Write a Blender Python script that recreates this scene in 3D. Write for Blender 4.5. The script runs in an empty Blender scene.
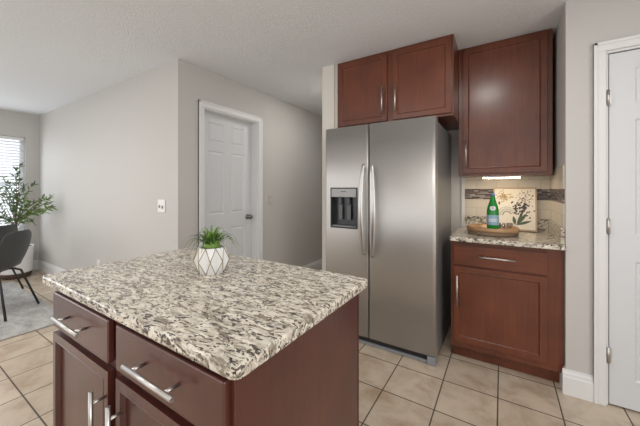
import bpy, bmesh, math, random
from mathutils import Vector, Matrix
random.seed(7)
scn = bpy.context.scene
COL = scn.collection
PI = math.pi

# ------------------------------------------------------------------ camera
H = 1.25
YAW = math.radians(32.2)
cam = bpy.data.cameras.new('camera')
cam.sensor_width = 36.0
cam.lens = 289.0 / 640.0 * 36.0
cam.shift_y = (189.0 - 213.0) / 640.0
cam.clip_start = 0.02
co = bpy.data.objects.new('camera', cam)
co.location = (0, 0, H)
co.rotation_euler = (PI / 2, 0, YAW)
COL.objects.link(co)
scn.camera = co

# ------------------------------------------------------------------ world, lights, exposure
w = bpy.data.worlds.new('world'); scn.world = w
w.use_nodes = True
bg = w.node_tree.nodes['Background']
bg.inputs[0].default_value = (0.93, 0.96, 1.0, 1)
bg.inputs[1].default_value = 2.8
scn.view_settings.view_transform = 'Standard'
scn.view_settings.look = 'None'
scn.view_settings.gamma = 1
scn.view_settings.use_curve_mapping = False
scn.view_settings.exposure = 0.05

def area(name, loc, rot, sx, sy, power, color):
    l = bpy.data.lights.new(name, 'AREA')
    l.shape = 'RECTANGLE'; l.size = sx; l.size_y = sy
    l.energy = power; l.color = color
    o = bpy.data.objects.new(name, l)
    o.location = loc; o.rotation_euler = rot
    COL.objects.link(o)
    return o
# added area lights at the rear wall, standing in for unseen windows
area('rear_left_fill', (-2.9, -2.7, 1.25), (PI / 2, 0, 0), 3.6, 2.0, 28, (0.97, 0.985, 1.0))
area('rear_right_fill', (0.3, -2.7, 1.5), (PI / 2, 0, 0), 2.2, 1.8, 10, (1.0, 0.99, 0.98))  # added fill for the kitchen side, no window built here
# added light for an assumed second dining window, gives the island fronts sheen
area('dining_fill', (-6.05, -1.7, 1.3), (0, -PI / 2, 0), 1.5, 1.9, 26, (0.96, 0.98, 1.0))
# dining room window
area('window_daylight', (-6.04, 0.7, 1.35), (0, -PI / 2, 0), 1.3, 1.2, 9, (0.94, 0.975, 1.0))
area('side_fill', (2.1, -0.6, 1.35), (0, PI / 2, 0), 1.8, 2.2, 45, (0.985, 0.99, 1.0))  # added light at the unseen side wall, lifts the closet wall
# added fill hidden behind the fridge partition, brightens the hall wall
area('hall_fill', (-1.62, 2.95, 2.385), (0, 0, 0), 0.2, 0.2, 5.5, (1.0, 0.98, 0.95))
# recessed ceiling lamps over the kitchen
for i, (x, y) in enumerate([(-0.15, 1.25), (-1.3, -0.5), (0.9, 0.6), (-3.6, -0.3)]):
    l = bpy.data.lights.new('ceiling_lamp', 'AREA')
    l.shape = 'DISK'; l.size = (0.25, 0.9, 0.25, 0.25)[i]
    l.energy = (7, 9, 5, 20)[i]; l.color = (1.0, 0.965, 0.92)
    o = bpy.data.objects.new('ceiling_lamp', l); o.location = (x, y, 2.385); COL.objects.link(o)

# ------------------------------------------------------------------ helpers
OFF = {}

def at(u, v, d):
    """point at depth d along the pixel ray, used for reading positions off the photograph"""
    a = (u - 320) / 289.0; b = (189 - v) / 289.0
    c, s = math.cos(YAW), math.sin(YAW)
    return Vector(((-s + c * a) * d, (c + s * a) * d, H + b * d))

def thing(name, label, cat, loc=(0, 0, 0), rotz=0, group=None, kind=None):
    o = bpy.data.objects.new(name, None); COL.objects.link(o)
    o.empty_display_size = 0.1
    o.location = loc; o.rotation_euler = (0, 0, rotz)
    if label: o['label'] = label
    if cat: o['category'] = cat
    if group: o['group'] = group
    if kind: o['kind'] = kind
    OFF[o.name] = Vector(loc)
    return o

def obj(name, bm, mats, parent=None, bevel=0, smooth=False, label=None, cat=None, kind=None, group=None, loc=None, local=False):
    """bm in world coordinates; origin moved to loc (top level) or to the parent's root"""
    off = Vector((0, 0, 0))
    if parent is not None:
        off = OFF[parent.name]
    elif loc is not None:
        off = Vector(loc)
    if not local:
        for v in bm.verts: v.co -= off
    bmesh.ops.recalc_face_normals(bm, faces=bm.faces[:])
    me = bpy.data.meshes.new(name)
    bm.to_mesh(me); bm.free()
    if not isinstance(mats, (list, tuple)): mats = [mats]
    for m in mats: me.materials.append(m)
    if smooth:
        for p in me.polygons: p.use_smooth = True
    o = bpy.data.objects.new(name, me); COL.objects.link(o)
    if parent is not None: o.parent = parent
    elif loc is not None: o.location = loc
    OFF[o.name] = off
    if bevel:
        b = o.modifiers.new('bevel', 'BEVEL'); b.width = bevel; b.segments = 2
        b.limit_method = 'ANGLE'; b.angle_limit = math.radians(40)
    if label: o['label'] = label
    if cat: o['category'] = cat
    if kind: o['kind'] = kind
    if group: o['group'] = group
    return o

def B(): return bmesh.new()

def box(bm, x0, x1, y0, y1, z0, z1, mi=0):
    v = [bm.verts.new(p) for p in ((x0, y0, z0), (x1, y0, z0), (x1, y1, z0), (x0, y1, z0),
                                   (x0, y0, z1), (x1, y0, z1), (x1, y1, z1), (x0, y1, z1))]
    for f in ((0, 1, 2, 3), (4, 5, 6, 7), (0, 1, 5, 4), (1, 2, 6, 5), (2, 3, 7, 6), (3, 0, 4, 7)):
        bm.faces.new([v[i] for i in f]).material_index = mi
    return bm

def bx(*a): return box(B(), *a)

def tube(bm, pts, r, n=10, mi=0, cap=True):
    pts = [Vector(p) for p in pts]
    rs = r if isinstance(r, (list, tuple)) else [r] * len(pts)
    rings = []
    prev = None
    for i, p in enumerate(pts):
        if i == 0: t = pts[1] - p
        elif i == len(pts) - 1: t = p - pts[i - 1]
        else: t = (pts[i + 1] - p).normalized() + (p - pts[i - 1]).normalized()
        t.normalize()
        if prev is None:
            a = Vector((0, 0, 1)) if abs(t.z) < 0.9 else Vector((1, 0, 0))
            nrm = t.cross(a).normalized()
        else:
            nrm = (prev - t * prev.dot(t)).normalized()
        prev = nrm
        bn = t.cross(nrm)
        rings.append([bm.verts.new(p + (nrm * math.cos(2 * PI * k / n) + bn * math.sin(2 * PI * k / n)) * rs[i]) for k in range(n)])
    for a, b in zip(rings, rings[1:]):
        for k in range(n):
            f = bm.faces.new((a[k], a[(k + 1) % n], b[(k + 1) % n], b[k])); f.material_index = mi; f.smooth = True
    if cap:
        bm.faces.new(rings[0][::-1]).material_index = mi; bm.faces.new(rings[-1]).material_index = mi
    return bm

def lathe(bm, prof, cx, cy, n=32, mi=0, close_top=False, close_bot=True):
    rings = []
    for r, z in prof:
        rings.append([bm.verts.new((cx + r * math.cos(2 * PI * k / n), cy + r * math.sin(2 * PI * k / n), z)) for k in range(n)])
    for a, b in zip(rings, rings[1:]):
        for k in range(n):
            f = bm.faces.new((a[k], a[(k + 1) % n], b[(k + 1) % n], b[k])); f.material_index = mi; f.smooth = True
    if close_bot: bm.faces.new(rings[0][::-1]).material_index = mi
    if close_top: bm.faces.new(rings[-1]).material_index = mi
    return bm

def wall_with_hole(bm, axis, a0, a1, t0, t1, z0, z1, holes):
    """axis 'x': runs in x from a0 to a1, thickness y t0..t1; holes (b0,b1,h0,h1) sorted"""
    def bb(p0, p1, q0, q1):
        if p1 - p0 < 1e-6 or q1 - q0 < 1e-6: return
        if axis == 'x': box(bm, p0, p1, t0, t1, q0, q1)
        else: box(bm, t0, t1, p0, p1, q0, q1)
    cur = a0
    for b0, b1, h0, h1 in holes:
        bb(cur, b0, z0, z1); bb(b0, b1, z0, h0); bb(b0, b1, h1, z1); cur = b1
    bb(cur, a1, z0, z1)
    return bm

# ------------------------------------------------------------------ materials
def new_mat(name):
    m = bpy.data.materials.new(name); m.use_nodes = True
    nt = m.node_tree; p = nt.nodes['Principled BSDF']
    return m, nt, p, nt.nodes, nt.links

def simple(name, col, rough=0.5, metal=0, **kw):
    m, nt, p, N, L = new_mat(name)
    p.inputs['Base Color'].default_value = (*col, 1)
    p.inputs['Roughness'].default_value = rough
    p.inputs['Metallic'].default_value = metal
    for k, v in kw.items(): p.inputs[k.replace('_', ' ')].default_value = v
    return m

def bump(nt, p, scale, strength, dist=0.01, detail=4, rough=0.6, kind='noise', stretch=None):
    N, L = nt.nodes, nt.links
    tc = N.new('ShaderNodeTexCoord')
    src = tc.outputs['Object']
    if stretch:
        mp = N.new('ShaderNodeMapping'); mp.inputs['Scale'].default_value = stretch
        L.new(src, mp.inputs[0]); src = mp.outputs[0]
    n = N.new('ShaderNodeTexNoise'); n.inputs['Scale'].default_value = scale
    n.inputs['Detail'].default_value = detail; n.inputs['Roughness'].default_value = rough
    L.new(src, n.inputs['Vector'])
    b = N.new('ShaderNodeBump'); b.inputs['Strength'].default_value = strength; b.inputs['Distance'].default_value = dist
    L.new(n.outputs['Fac'], b.inputs['Height']); L.new(b.outputs[0], p.inputs['Normal'])
    return n

def noise(nt, scale, detail=3, rough=0.5, stretch=None, rot=None, dist=0):
    N, L = nt.nodes, nt.links
    tc = N.new('ShaderNodeTexCoord'); src = tc.outputs['Object']
    if stretch or rot:
        mp = N.new('ShaderNodeMapping')
        if stretch: mp.inputs['Scale'].default_value = stretch
        if rot: mp.inputs['Rotation'].default_value = rot
        L.new(src, mp.inputs[0]); src = mp.outputs[0]
    n = N.new('ShaderNodeTexNoise'); n.inputs['Scale'].default_value = scale
    n.inputs['Detail'].default_value = detail; n.inputs['Roughness'].default_value = rough
    n.inputs['Distortion'].default_value = dist
    L.new(src, n.inputs['Vector'])
    return n

def ramp(nt, fac, stops, interp='LINEAR'):
    r = nt.nodes.new('ShaderNodeValToRGB'); r.color_ramp.interpolation = interp
    e = r.color_ramp.elements
    while len(e) < len(stops): e.new(0.5)
    for el, (pos, c) in zip(e, stops):
        el.position = pos; el.color = (*c, 1) if len(c) == 3 else c
    nt.links.new(fac, r.inputs[0]); return r

def mixc(nt, fac, a, b, mode='MIX'):
    m = nt.nodes.new('ShaderNodeMix'); m.data_type = 'RGBA'; m.blend_type = mode
    if isinstance(fac, (int, float)): m.inputs[0].default_value = fac
    else: nt.links.new(fac, m.inputs[0])
    for i, s in ((6, a), (7, b)):
        if isinstance(s, tuple): m.inputs[i].default_value = (*s, 1)
        else: nt.links.new(s, m.inputs[i])
    return m.outputs[2]

def mk_wall(name, col):
    m, nt, p, N, L = new_mat(name)
    p.inputs['Base Color'].default_value = (*col, 1); p.inputs['Roughness'].default_value = 0.65
    bump(nt, p, 45, 0.12, 0.004, 3)
    return m
WALL = mk_wall('wall_paint_greige', (0.58, 0.562, 0.54))
CREAM = mk_wall('cream_paint', (0.72, 0.69, 0.63))
WHITE = simple('white_trim_paint', (0.79, 0.79, 0.79), 0.38)
DOORW = simple('white_door_paint', (0.70, 0.715, 0.735), 0.42)
def mk_ceiling():
    m, nt, p, N, L = new_mat('textured_ceiling')
    p.inputs['Base Color'].default_value = (0.855, 0.88, 0.905, 1); p.inputs['Roughness'].default_value = 0.9
    bump(nt, p, 105, 0.65, 0.012, 3, 0.7)
    return m
CEIL = mk_ceiling()

def mk_floor():
    m, nt, p, N, L = new_mat('beige_floor_tile')
    tc = N.new('ShaderNodeTexCoord')
    mp = N.new('ShaderNodeMapping'); mp.inputs['Location'].default_value = (0.021 + 0.304 * 30, -2.029 + 0.3015 * 20, 0)
    L.new(tc.outputs['Object'], mp.inputs[0])
    br = N.new('ShaderNodeTexBrick'); br.offset = 0; br.squash = 1
    br.inputs['Scale'].default_value = 1
    br.inputs['Brick Width'].default_value = 0.304; br.inputs['Row Height'].default_value = 0.3015
    br.inputs['Mortar Size'].default_value = 0.0040; br.inputs['Mortar Smooth'].default_value = 0.15
    br.inputs['Bias'].default_value = 0.0
    br.inputs['Color1'].default_value = (0.54, 0.445, 0.345, 1); br.inputs['Color2'].default_value = (0.62, 0.525, 0.415, 1)
    br.inputs['Mortar'].default_value = (0.115, 0.09, 0.068, 1)
    L.new(mp.outputs[0], br.inputs['Vector'])
    n1 = noise(nt, 5.5, 5, 0.62, dist=0.4)
    r1 = ramp(nt, n1.outputs['Fac'], [(0.30, (0.72, 0.62, 0.55)), (0.55, (1, 1, 1)), (0.75, (1.12, 1.08, 1.04))])
    c = mixc(nt, 1.0, br.outputs['Color'], r1.outputs[0], 'MULTIPLY')
    L.new(c, p.inputs['Base Color'])
    rr = ramp(nt, br.outputs['Fac'], [(0, (0.30,) * 3), (1, (0.8,) * 3)])
    L.new(rr.outputs[0], p.inputs['Roughness'])
    b = N.new('ShaderNodeBump'); b.invert = True; b.inputs['Strength'].default_value = 0.5; b.inputs['Distance'].default_value = 0.003
    L.new(br.outputs['Fac'], b.inputs['Height']); L.new(b.outputs[0], p.inputs['Normal'])
    return m
FLOOR = mk_floor()

def mk_granite(name, rotz=0.35):
    m, nt, p, N, L = new_mat(name)
    # soft colour fields
    tc = N.new('ShaderNodeTexCoord')
    mp = N.new('ShaderNodeMapping'); mp.inputs['Rotation'].default_value = (0, 0, rotz); mp.inputs['Scale'].default_value = (0.50, 1.25, 1.0)
    L.new(tc.outputs['Object'], mp.inputs[0])
    nw = N.new('ShaderNodeTexNoise'); nw.inputs['Scale'].default_value = 26; nw.inputs['Detail'].default_value = 3
    L.new(mp.outputs[0], nw.inputs['Vector'])
    sub = N.new('ShaderNodeVectorMath'); sub.operation = 'SUBTRACT'; sub.inputs[1].default_value = (0.5, 0.5, 0.5)
    L.new(nw.outputs['Color'], sub.inputs[0])
    sc = N.new('ShaderNodeVectorMath'); sc.operation = 'SCALE'; sc.inputs['Scale'].default_value = 0.05
    L.new(sub.outputs[0], sc.inputs[0])
    add = N.new('ShaderNodeVectorMath'); add.operation = 'ADD'
    L.new(mp.outputs[0], add.inputs[0]); L.new(sc.outputs[0], add.inputs[1])
    V = add.outputs[0]
    def nz(scale, detail, rough):
        n = N.new('ShaderNodeTexNoise'); n.inputs['Scale'].default_value = scale
        n.inputs['Detail'].default_value = detail; n.inputs['Roughness'].default_value = rough
        L.new(V, n.inputs['Vector']); return n
    def vo(scale, feat='F1', rnd=1.0):
        n = N.new('ShaderNodeTexVoronoi'); n.inputs['Scale'].default_value = scale; n.feature = feat
        n.inputs['Randomness'].default_value = rnd
        L.new(V, n.inputs['Vector']); return n
    v1 = vo(110)
    sepc = N.new('ShaderNodeSeparateColor'); L.new(v1.outputs['Color'], sepc.inputs[0])
    base = ramp(nt, sepc.outputs[0], [(0.0, (0.52, 0.46, 0.36)), (0.3, (0.66, 0.60, 0.50)), (0.6, (0.76, 0.72, 0.63)), (0.85, (0.60, 0.55, 0.47)), (1.0, (0.40, 0.35, 0.28))])
    n2 = nz(36, 6, 0.7)
    r2 = ramp(nt, n2.outputs['Fac'], [(0.405, (0, 0, 0)), (0.50, (1, 1, 1))])
    # grey brown veils
    c1 = mixc(nt, r2.outputs[0], (0.255, 0.215, 0.165), base.outputs[0])
    n3 = nz(58, 6, 0.75)
    r3 = ramp(nt, n3.outputs['Fac'], [(0.40, (0, 0, 0)), (0.43, (1, 1, 1))])
    c2 = mixc(nt, r3.outputs[0], (0.035, 0.028, 0.026), c1)
    # warm light crystals
    n4 = nz(44, 4, 0.6)
    r4 = ramp(nt, n4.outputs['Fac'], [(0.57, (0, 0, 0)), (0.63, (1, 1, 1))])
    c3 = mixc(nt, r4.outputs[0], c2, (0.80, 0.76, 0.66))
    # small black flecks
    v5 = vo(170)
    s5 = N.new('ShaderNodeSeparateColor'); L.new(v5.outputs['Color'], s5.inputs[0])
    r5 = ramp(nt, s5.outputs[1], [(0.84, (0, 0, 0)), (0.86, (1, 1, 1))])
    c4 = mixc(nt, r5.outputs[0], c3, (0.10, 0.08, 0.07))
    L.new(c4, p.inputs['Base Color'])
    p.inputs['Roughness'].default_value = 0.16
    p.inputs['Specular IOR Level'].default_value = 0.5
    return m
GRANITE = mk_granite('speckled_granite')

def mk_wood(name, dark, mid, light, horiz=False, rough=0.30):
    m, nt, p, N, L = new_mat(name)
    st = (1.2, 1.2, 14) if horiz else (14, 14, 1.0)
    n1 = noise(nt, 3.5, 5, 0.6, stretch=st)
    n2 = noise(nt, 3.0, 3, 0.5)
    n3 = noise(nt, 260, 2, 0.5, stretch=(1, 1, 0.1) if not horiz else (0.1, 0.1, 1))
    n2.inputs['Scale'].default_value = 4.5
    r = ramp(nt, n1.outputs['Fac'], [(0.0, dark), (0.5, mid), (1.0, light)])
    r2 = ramp(nt, n2.outputs['Fac'], [(0.3, (0.74, 0.70, 0.70)), (0.7, (1.18, 1.15, 1.1))])
    c = mixc(nt, 1.0, r.outputs[0], r2.outputs[0], 'MULTIPLY')
    r3 = ramp(nt, n3.outputs['Fac'], [(0.35, (0.93, 0.92, 0.92)), (0.6, (1, 1, 1))])
    c = mixc(nt, 1.0, c, r3.outputs[0], 'MULTIPLY')
    L.new(c, p.inputs['Base Color'])
    p.inputs['Roughness'].default_value = rough
    p.inputs['Coat Weight'].default_value = 0.45
    p.inputs['Coat Roughness'].default_value = 0.22
    return m
CHERRY = mk_wood('cherry_stained_wood', (0.085, 0.020, 0.009), (0.142, 0.037, 0.015), (0.195, 0.056, 0.023))
CHERRYH = mk_wood('cherry_stained_wood_rail', (0.085, 0.020, 0.009), (0.142, 0.037, 0.015), (0.195, 0.056, 0.023), True)
MAHOG = mk_wood('island_mahogany_wood', (0.050, 0.013, 0.010), (0.080, 0.020, 0.014), (0.11, 0.030, 0.021), rough=0.33)
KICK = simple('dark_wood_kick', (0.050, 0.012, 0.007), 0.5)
BLACKGAP = simple('dark_cabinet_inside', (0.02, 0.012, 0.01), 0.7)
NICKEL = simple('brushed_nickel', (0.60, 0.585, 0.565), 0.34, 1.0)
KNOBM = simple('dark_nickel', (0.26, 0.25, 0.24), 0.3, 1.0)
def mk_steel(name, col, rough, aniso=0.5):
    m, nt, p, N, L = new_mat(name)
    p.inputs['Metallic'].default_value = 1.0
    n = noise(nt, 60, 3, 0.6, stretch=(40, 40, 0.4) if False else (0.4, 0.4, 40))
    r = ramp(nt, n.outputs['Fac'], [(0.3, tuple(c * 0.93 for c in col)), (0.7, tuple(min(1, c * 1.05) for c in col))])
    L.new(r.outputs[0], p.inputs['Base Color'])
    p.inputs['Roughness'].default_value = rough
    p.inputs['Anisotropic'].default_value = aniso
    return m
STEEL = mk_steel('brushed_stainless_steel', (0.60, 0.59, 0.575), 0.50, 0.0)
FRIDGESIDE = simple('grey_fridge_side', (0.30, 0.30, 0.305), 0.35, 0.4)
FOOT = simple('grey_plastic', (0.26, 0.27, 0.29), 0.5)
DARKPL = simple('dark_plastic', (0.035, 0.037, 0.04), 0.22)
PANELPL = simple('dispenser_panel', (0.30, 0.30, 0.295), 0.35, 0.6)
BLACK = simple('black_metal', (0.02, 0.02, 0.02), 0.4)
CHAIRG = simple('charcoal_shell', (0.05, 0.054, 0.054), 0.5)
PLATE = simple('switch_plate_white', (0.82, 0.81, 0.79), 0.35)
SLOT = simple('switch_slot', (0.28, 0.26, 0.24), 0.5)
POTW = simple('white_ceramic', (0.80, 0.80, 0.79), 0.35)
GOLD = simple('bronze_line', (0.34, 0.25, 0.13), 0.4, 0.6)
SOIL = simple('soil', (0.05, 0.035, 0.02), 0.9)
BARK = simple('bark', (0.16, 0.11, 0.07), 0.8)
def mk_leaf(name, a, b, rough=0.45):
    m, nt, p, N, L = new_mat(name)
    n = noise(nt, 30, 2)
    r = ramp(nt, n.outputs['Fac'], [(0.3, a), (0.7, b)])
    L.new(r.outputs[0], p.inputs['Base Color']); p.inputs['Roughness'].default_value = rough
    p.inputs['Subsurface Weight'].default_value = 0.0
    return m
LEAF = mk_leaf('strap_leaf_green', (0.022, 0.062, 0.012), (0.07, 0.15, 0.025))
LEAF2 = mk_leaf('strap_leaf_yellow', (0.10, 0.21, 0.02), (0.17, 0.29, 0.04))
OLIVE = mk_leaf('olive_leaf', (0.06, 0.11, 0.045), (0.14, 0.20, 0.09))
OLIVEB = mk_leaf('olive_leaf_bright', (0.12, 0.22, 0.05), (0.22, 0.33, 0.10))

# ------------------------------------------------------------------ setting
CZ = 2.395
XR, XL, YB, YF = 2.2, -6.12, -2.9, 5.2
obj('floor', bx(XL - 0.15, XR + 0.1, YB - 0.1, YF + 0.1, -0.08, 0), FLOOR, kind='structure')
obj('ceiling', bx(XL - 0.15, XR + 0.1, YB - 0.1, YF + 0.1, CZ, CZ + 0.1), CEIL, kind='structure')
WY0, WY1, WZ0, WZ1 = 0.12, 1.33, 0.62, 2.03
obj('wall_left', wall_with_hole(B(), 'y', YB, 1.482, XL - 0.15, XL, 0, CZ, [(WY0, WY1, WZ0, WZ1)]), WALL, kind='structure')
# long wall and the closet wall that turns the corner into the hall
D1a, D1b, DH = 1.742, 2.457, 2.022
obj('wall_dining', bx(XL - 0.15, -2.405 - 0.14, 1.482, 1.482 + 0.14, 0, CZ), WALL, kind='structure')
obj('wall_hall', wall_with_hole(B(), 'y', 1.482, YF, -2.405 - 0.14, -2.405, 0, CZ, [(D1a, D1b, 0, DH)]), WALL, kind='structure')
obj('wall_hall_end', bx(-2.545, XR, YF, YF + 0.1, 0, CZ), WALL, kind='structure')
obj('wall_partition', bx(-1.432, -1.305, 2.31, YF, 0, CZ), CREAM, kind='structure', bevel=0.004)
obj('wall_kitchen', bx(-1.305, 0.33, 2.93, 3.05, 0, CZ), WALL, kind='structure')
D2a, D2b = 0.514, 1.276
wb = wall_with_hole(B(), 'x', 0.33, XR, 2.30, 2.42, 0, CZ, [(D2a, D2b, 0, 2.04)])
box(wb, 0.33, 0.45, 2.42, 3.05, 0, CZ)
obj('wall_right', wb, WALL, kind='structure')
obj('wall_rear', bx(XL - 0.15, XR, YB - 0.1, YB, 0, CZ), WALL, kind='structure')
obj('wall_side', bx(XR, XR + 0.1, YB, YF, 0, CZ), WALL, kind='structure')

def baseboard(name, x0, y0, x1, y1, nx, ny, h=0.15, t=0.016):
    """along the line (x0,y0)-(x1,y1), sticking out in (nx,ny)"""
    bm = B()
    prof = [(0, 0), (t, 0), (t, h * 0.70), (t * 0.75, h * 0.76), (t * 0.75, h * 0.84), (t * 0.35, h * 0.93), (t * 0.3, h), (0, h)]
    a = [bm.verts.new((x0 + nx * d, y0 + ny * d, z)) for d, z in prof]
    b = [bm.verts.new((x1 + nx * d, y1 + ny * d, z)) for d, z in prof]
    for i in range(len(prof)):
        j = (i + 1) % len(prof)
        bm.faces.new((a[i], a[j], b[j], b[i]))
    bm.faces.new(a); bm.faces.new(b[::-1])
    obj(name, bm, WHITE, kind='structure')
baseboard('baseboard_left', XL, YB, XL, 1.466, 1, 0)
baseboard('baseboard_dining', XL, 1.482, -2.389, 1.482, 0, -1)
baseboard('baseboard_hall_near', -2.405, 1.482, -2.405, D1a - 0.065, 1, 0)
baseboard('baseboard_hall_far', -2.405, D1b + 0.073, -2.405, YF, 1, 0)
baseboard('baseboard_partition', -1.432, 2.31, -1.432, YF, -1, 0)
baseboard('baseboard_right', 0.314, 2.30, D2a - 0.06, 2.30, 0, -1)
baseboard('baseboard_alcove', 0.33, 2.2995, 0.33, 2.400, -1, 0)

def casing(name, axis, a0, a1, top, face, sgn, wdt, t=0.018, jamb=0.0):
    """door casing; axis 'y' on a wall plane x=face; sgn outward; jamb depth into the wall"""
    bm = B()
    def bb(p0, p1, z0, z1, d0, d1):
        lo, hi = sorted((face + sgn * d0, face + sgn * d1))
        if axis == 'y': box(bm, lo, hi, p0, p1, z0, z1)
        else: box(bm, p0, p1, lo, hi, z0, z1)
    for (d1, shr) in ((t, 0.0), (t + 0.006, 0.018)):
        bb(a0 - wdt + 0, a0 - shr * 0 - 0.006 if shr == 0 else a0 - wdt + shr, 0, top + 0.006 if shr == 0 else top + wdt, 0 if shr == 0 else 0, d1)
        bb(a1 + 0.006 if shr == 0 else a1 + wdt - shr, a1 + wdt, 0, top + 0.006 if shr == 0 else top + wdt, 0, d1)
    bb(a0 - wdt, a1 + wdt, top + 0.006, top + wdt, 0, t)
    bb(a0 - wdt, a1 + wdt, top + wdt - 0.018, top + wdt, 0, t + 0.006)
    if jamb:
        bb(a0 - 0.012, a0 + 0.006, 0, top - 0.006, -jamb, 0.002)
        bb(a1 - 0.006, a1 + 0.012, 0, top - 0.006, -jamb, 0.002)
        bb(a0 - 0.012, a1 + 0.012, top - 0.006, top + 0.012, -jamb, 0.002)
    obj(name, bm, WHITE, kind='structure', bevel=0.003)
casing('trim_1', 'y', D1a, D1b, DH, -2.405, 1, 0.064, jamb=0.135)
casing('trim_2', 'x', D2a, D2b, 2.04, 2.30, -1, 0.060, jamb=0.10)

def panel_slab(bm, W, Hh, T, xs, zs, cells):
    """door leaf in local coords: x 0..W, z 0..H, front at y=0, back at y=T"""
    X = [0] + xs + [W]; Z = [0] + zs + [Hh]
    g = [[bm.verts.new((x, 0, z)) for x in X] for z in Z]
    pf = []
    for j in range(len(Z) - 1):
        for i in range(len(X) - 1):
            f = bm.faces.new((g[j][i], g[j][i + 1], g[j + 1][i + 1], g[j + 1][i]))
            if (i, j) in cells: pf.append(f)
    bk = [bm.verts.new(p) for p in ((0, T, 0), (W, T, 0), (W, T, Hh), (0, T, Hh))]
    bm.faces.new(bk)
    bm.faces.new([g[0][i] for i in range(len(X))] + [bk[1], bk[0]])
    bm.faces.new([g[-1][i] for i in range(len(X))] + [bk[2], bk[3]])
    bm.faces.new([g[j][0] for j in range(len(Z))] + [bk[3], bk[0]])
    bm.faces.new([g[j][-1] for j in range(len(Z))] + [bk[2], bk[1]])
    bmesh.ops.recalc_face_normals(bm, faces=bm.faces[:])
    for f in pf:
        bmesh.ops.inset_region(bm, faces=[f], thickness=0.012, depth=-0.007)
        bmesh.ops.inset_region(bm, faces=[f], thickness=0.010, depth=0.0)
        bmesh.ops.inset_region(bm, faces=[f], thickness=0.022, depth=0.006)
    return bm
def six_panel(W, Hh=2.015, T=0.035):
    s = 0.105; m = 0.09; pw = (W - 2 * s - m) / 2
    xs = [s, s + pw, s + pw + m, W - s]
    zs = [0.16, 0.83, 0.98, 1.63, 1.72, 1.92]
    cells = {(i, j) for i in (1, 3) for j in (1, 3, 5)}
    return panel_slab(B(), W, Hh, T, xs, zs, cells)
# hall closet door: leaf faces +x, set back in its frame
W1 = D1b - D1a - 0.018
bm = six_panel(W1)
bmesh.ops.rotate(bm, verts=bm.verts[:], cent=(0, 0, 0), matrix=Matrix.Rotation(PI / 2, 3, 'Z'))
# local x -> +y, local y(back) -> -x
bmesh.ops.translate(bm, verts=bm.verts[:], vec=(-2.405 - 0.095, D1a + 0.009, 0.008))
d1 = obj('door_1', bm, DOORW, kind='structure', bevel=0.0015)
k = B()
kp = [(0.0, 0.030), (0.006, 0.030), (0.008, 0.014), (0.028, 0.013), (0.036, 0.026), (0.052, 0.029), (0.064, 0.020), (0.068, 0.004)]
rings = []
for dx, r in kp:
    rings.append([k.verts.new((-2.5 + dx, 2.387 + r * math.cos(2 * PI * q / 20), 0.93 + r * math.sin(2 * PI * q / 20))) for q in range(20)])
for a, b in zip(rings, rings[1:]):
    for q in range(20): k.faces.new((a[q], a[(q + 1) % 20], b[(q + 1) % 20], b[q]))
k.faces.new(rings[-1]); k.faces.new(rings[0])
obj('door_knob', k, KNOBM, d1, smooth=True, label='dark metal round door knob')
# door at the right
W2 = D2b - D2a - 0.020
bm = six_panel(W2)
bmesh.ops.translate(bm, verts=bm.verts[:], vec=(D2a + 0.010, 2.302, 0.012))
d2 = obj('door_2', bm, DOORW, kind='structure', bevel=0.0015)
for z in (0.295, 1.036, 1.775):
    hb = B(); tube(hb, [(D2a + 0.004, 2.288, z - 0.045), (D2a + 0.004, 2.288, z + 0.045)], 0.007, 10)
    box(hb, D2a + 0.004, D2a + 0.016, 2.290, 2.3015, z - 0.042, z + 0.042)
    obj('hinge', hb, NICKEL, d2)

# window, blind
wf = B()
fx0, fx1 = XL - 0.11, XL - 0.06
box(wf, fx0, fx1, WY0, WY1, WZ0, WZ0 + 0.05); box(wf, fx0, fx1, WY0, WY1, WZ1 - 0.05, WZ1)
box(wf, fx0, fx1, WY0, WY0 + 0.05, WZ0 + 0.05, WZ1 - 0.05); box(wf, fx0, fx1, WY1 - 0.05, WY1, WZ0 + 0.05, WZ1 - 0.05)
box(wf, fx0 + 0.01, fx1 - 0.01, WY0 + 0.05, WY1 - 0.05, 1.30, 1.34)
GLASS = simple('window_glass', (1, 1, 1), 0.0, 0, Transmission_Weight=1.0, IOR=1.0)
win = obj('window_1', wf, WHITE, kind='structure')
obj('pane', bx(fx0 + 0.02, fx0 + 0.024, WY0 + 0.05, WY1 - 0.05, WZ0 + 0.05, WZ1 - 0.05), GLASS, win)
obj('window_sill', bx(XL - 0.055, XL + 0.025, WY0 - 0.03, WY1 + 0.02, WZ0 - 0.025, WZ0 - 0.001), WHITE, win)
SLATM, nt, p, N, L = new_mat('white_blind_slat')
p.inputs['Base Color'].default_value = (0.86, 0.87, 0.88, 1); p.inputs['Roughness'].default_value = 0.5
tr = N.new('ShaderNodeBsdfTranslucent'); tr.inputs[0].default_value = (0.8, 0.82, 0.85, 1)
mx = N.new('ShaderNodeMixShader'); mx.inputs[0].default_value = 0.45
L.new(p.outputs[0], mx.inputs[1]); L.new(tr.outputs[0], mx.inputs[2]); L.new(mx.outputs[0], N['Material Output'].inputs[0])
bl = thing('window_blind', 'white horizontal slat blind lowered over the bright dining window', 'blind', (XL - 0.03, (WY0 + WY1) / 2, WZ0 + 0.01))
obj('head_rail', bx(XL - 0.055, XL - 0.01, WY0 + 0.01, WY1 - 0.01, WZ1 - 0.045, WZ1 - 0.005), WHITE, bl)
sl = B()
z = WZ0 + 0.04
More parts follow.
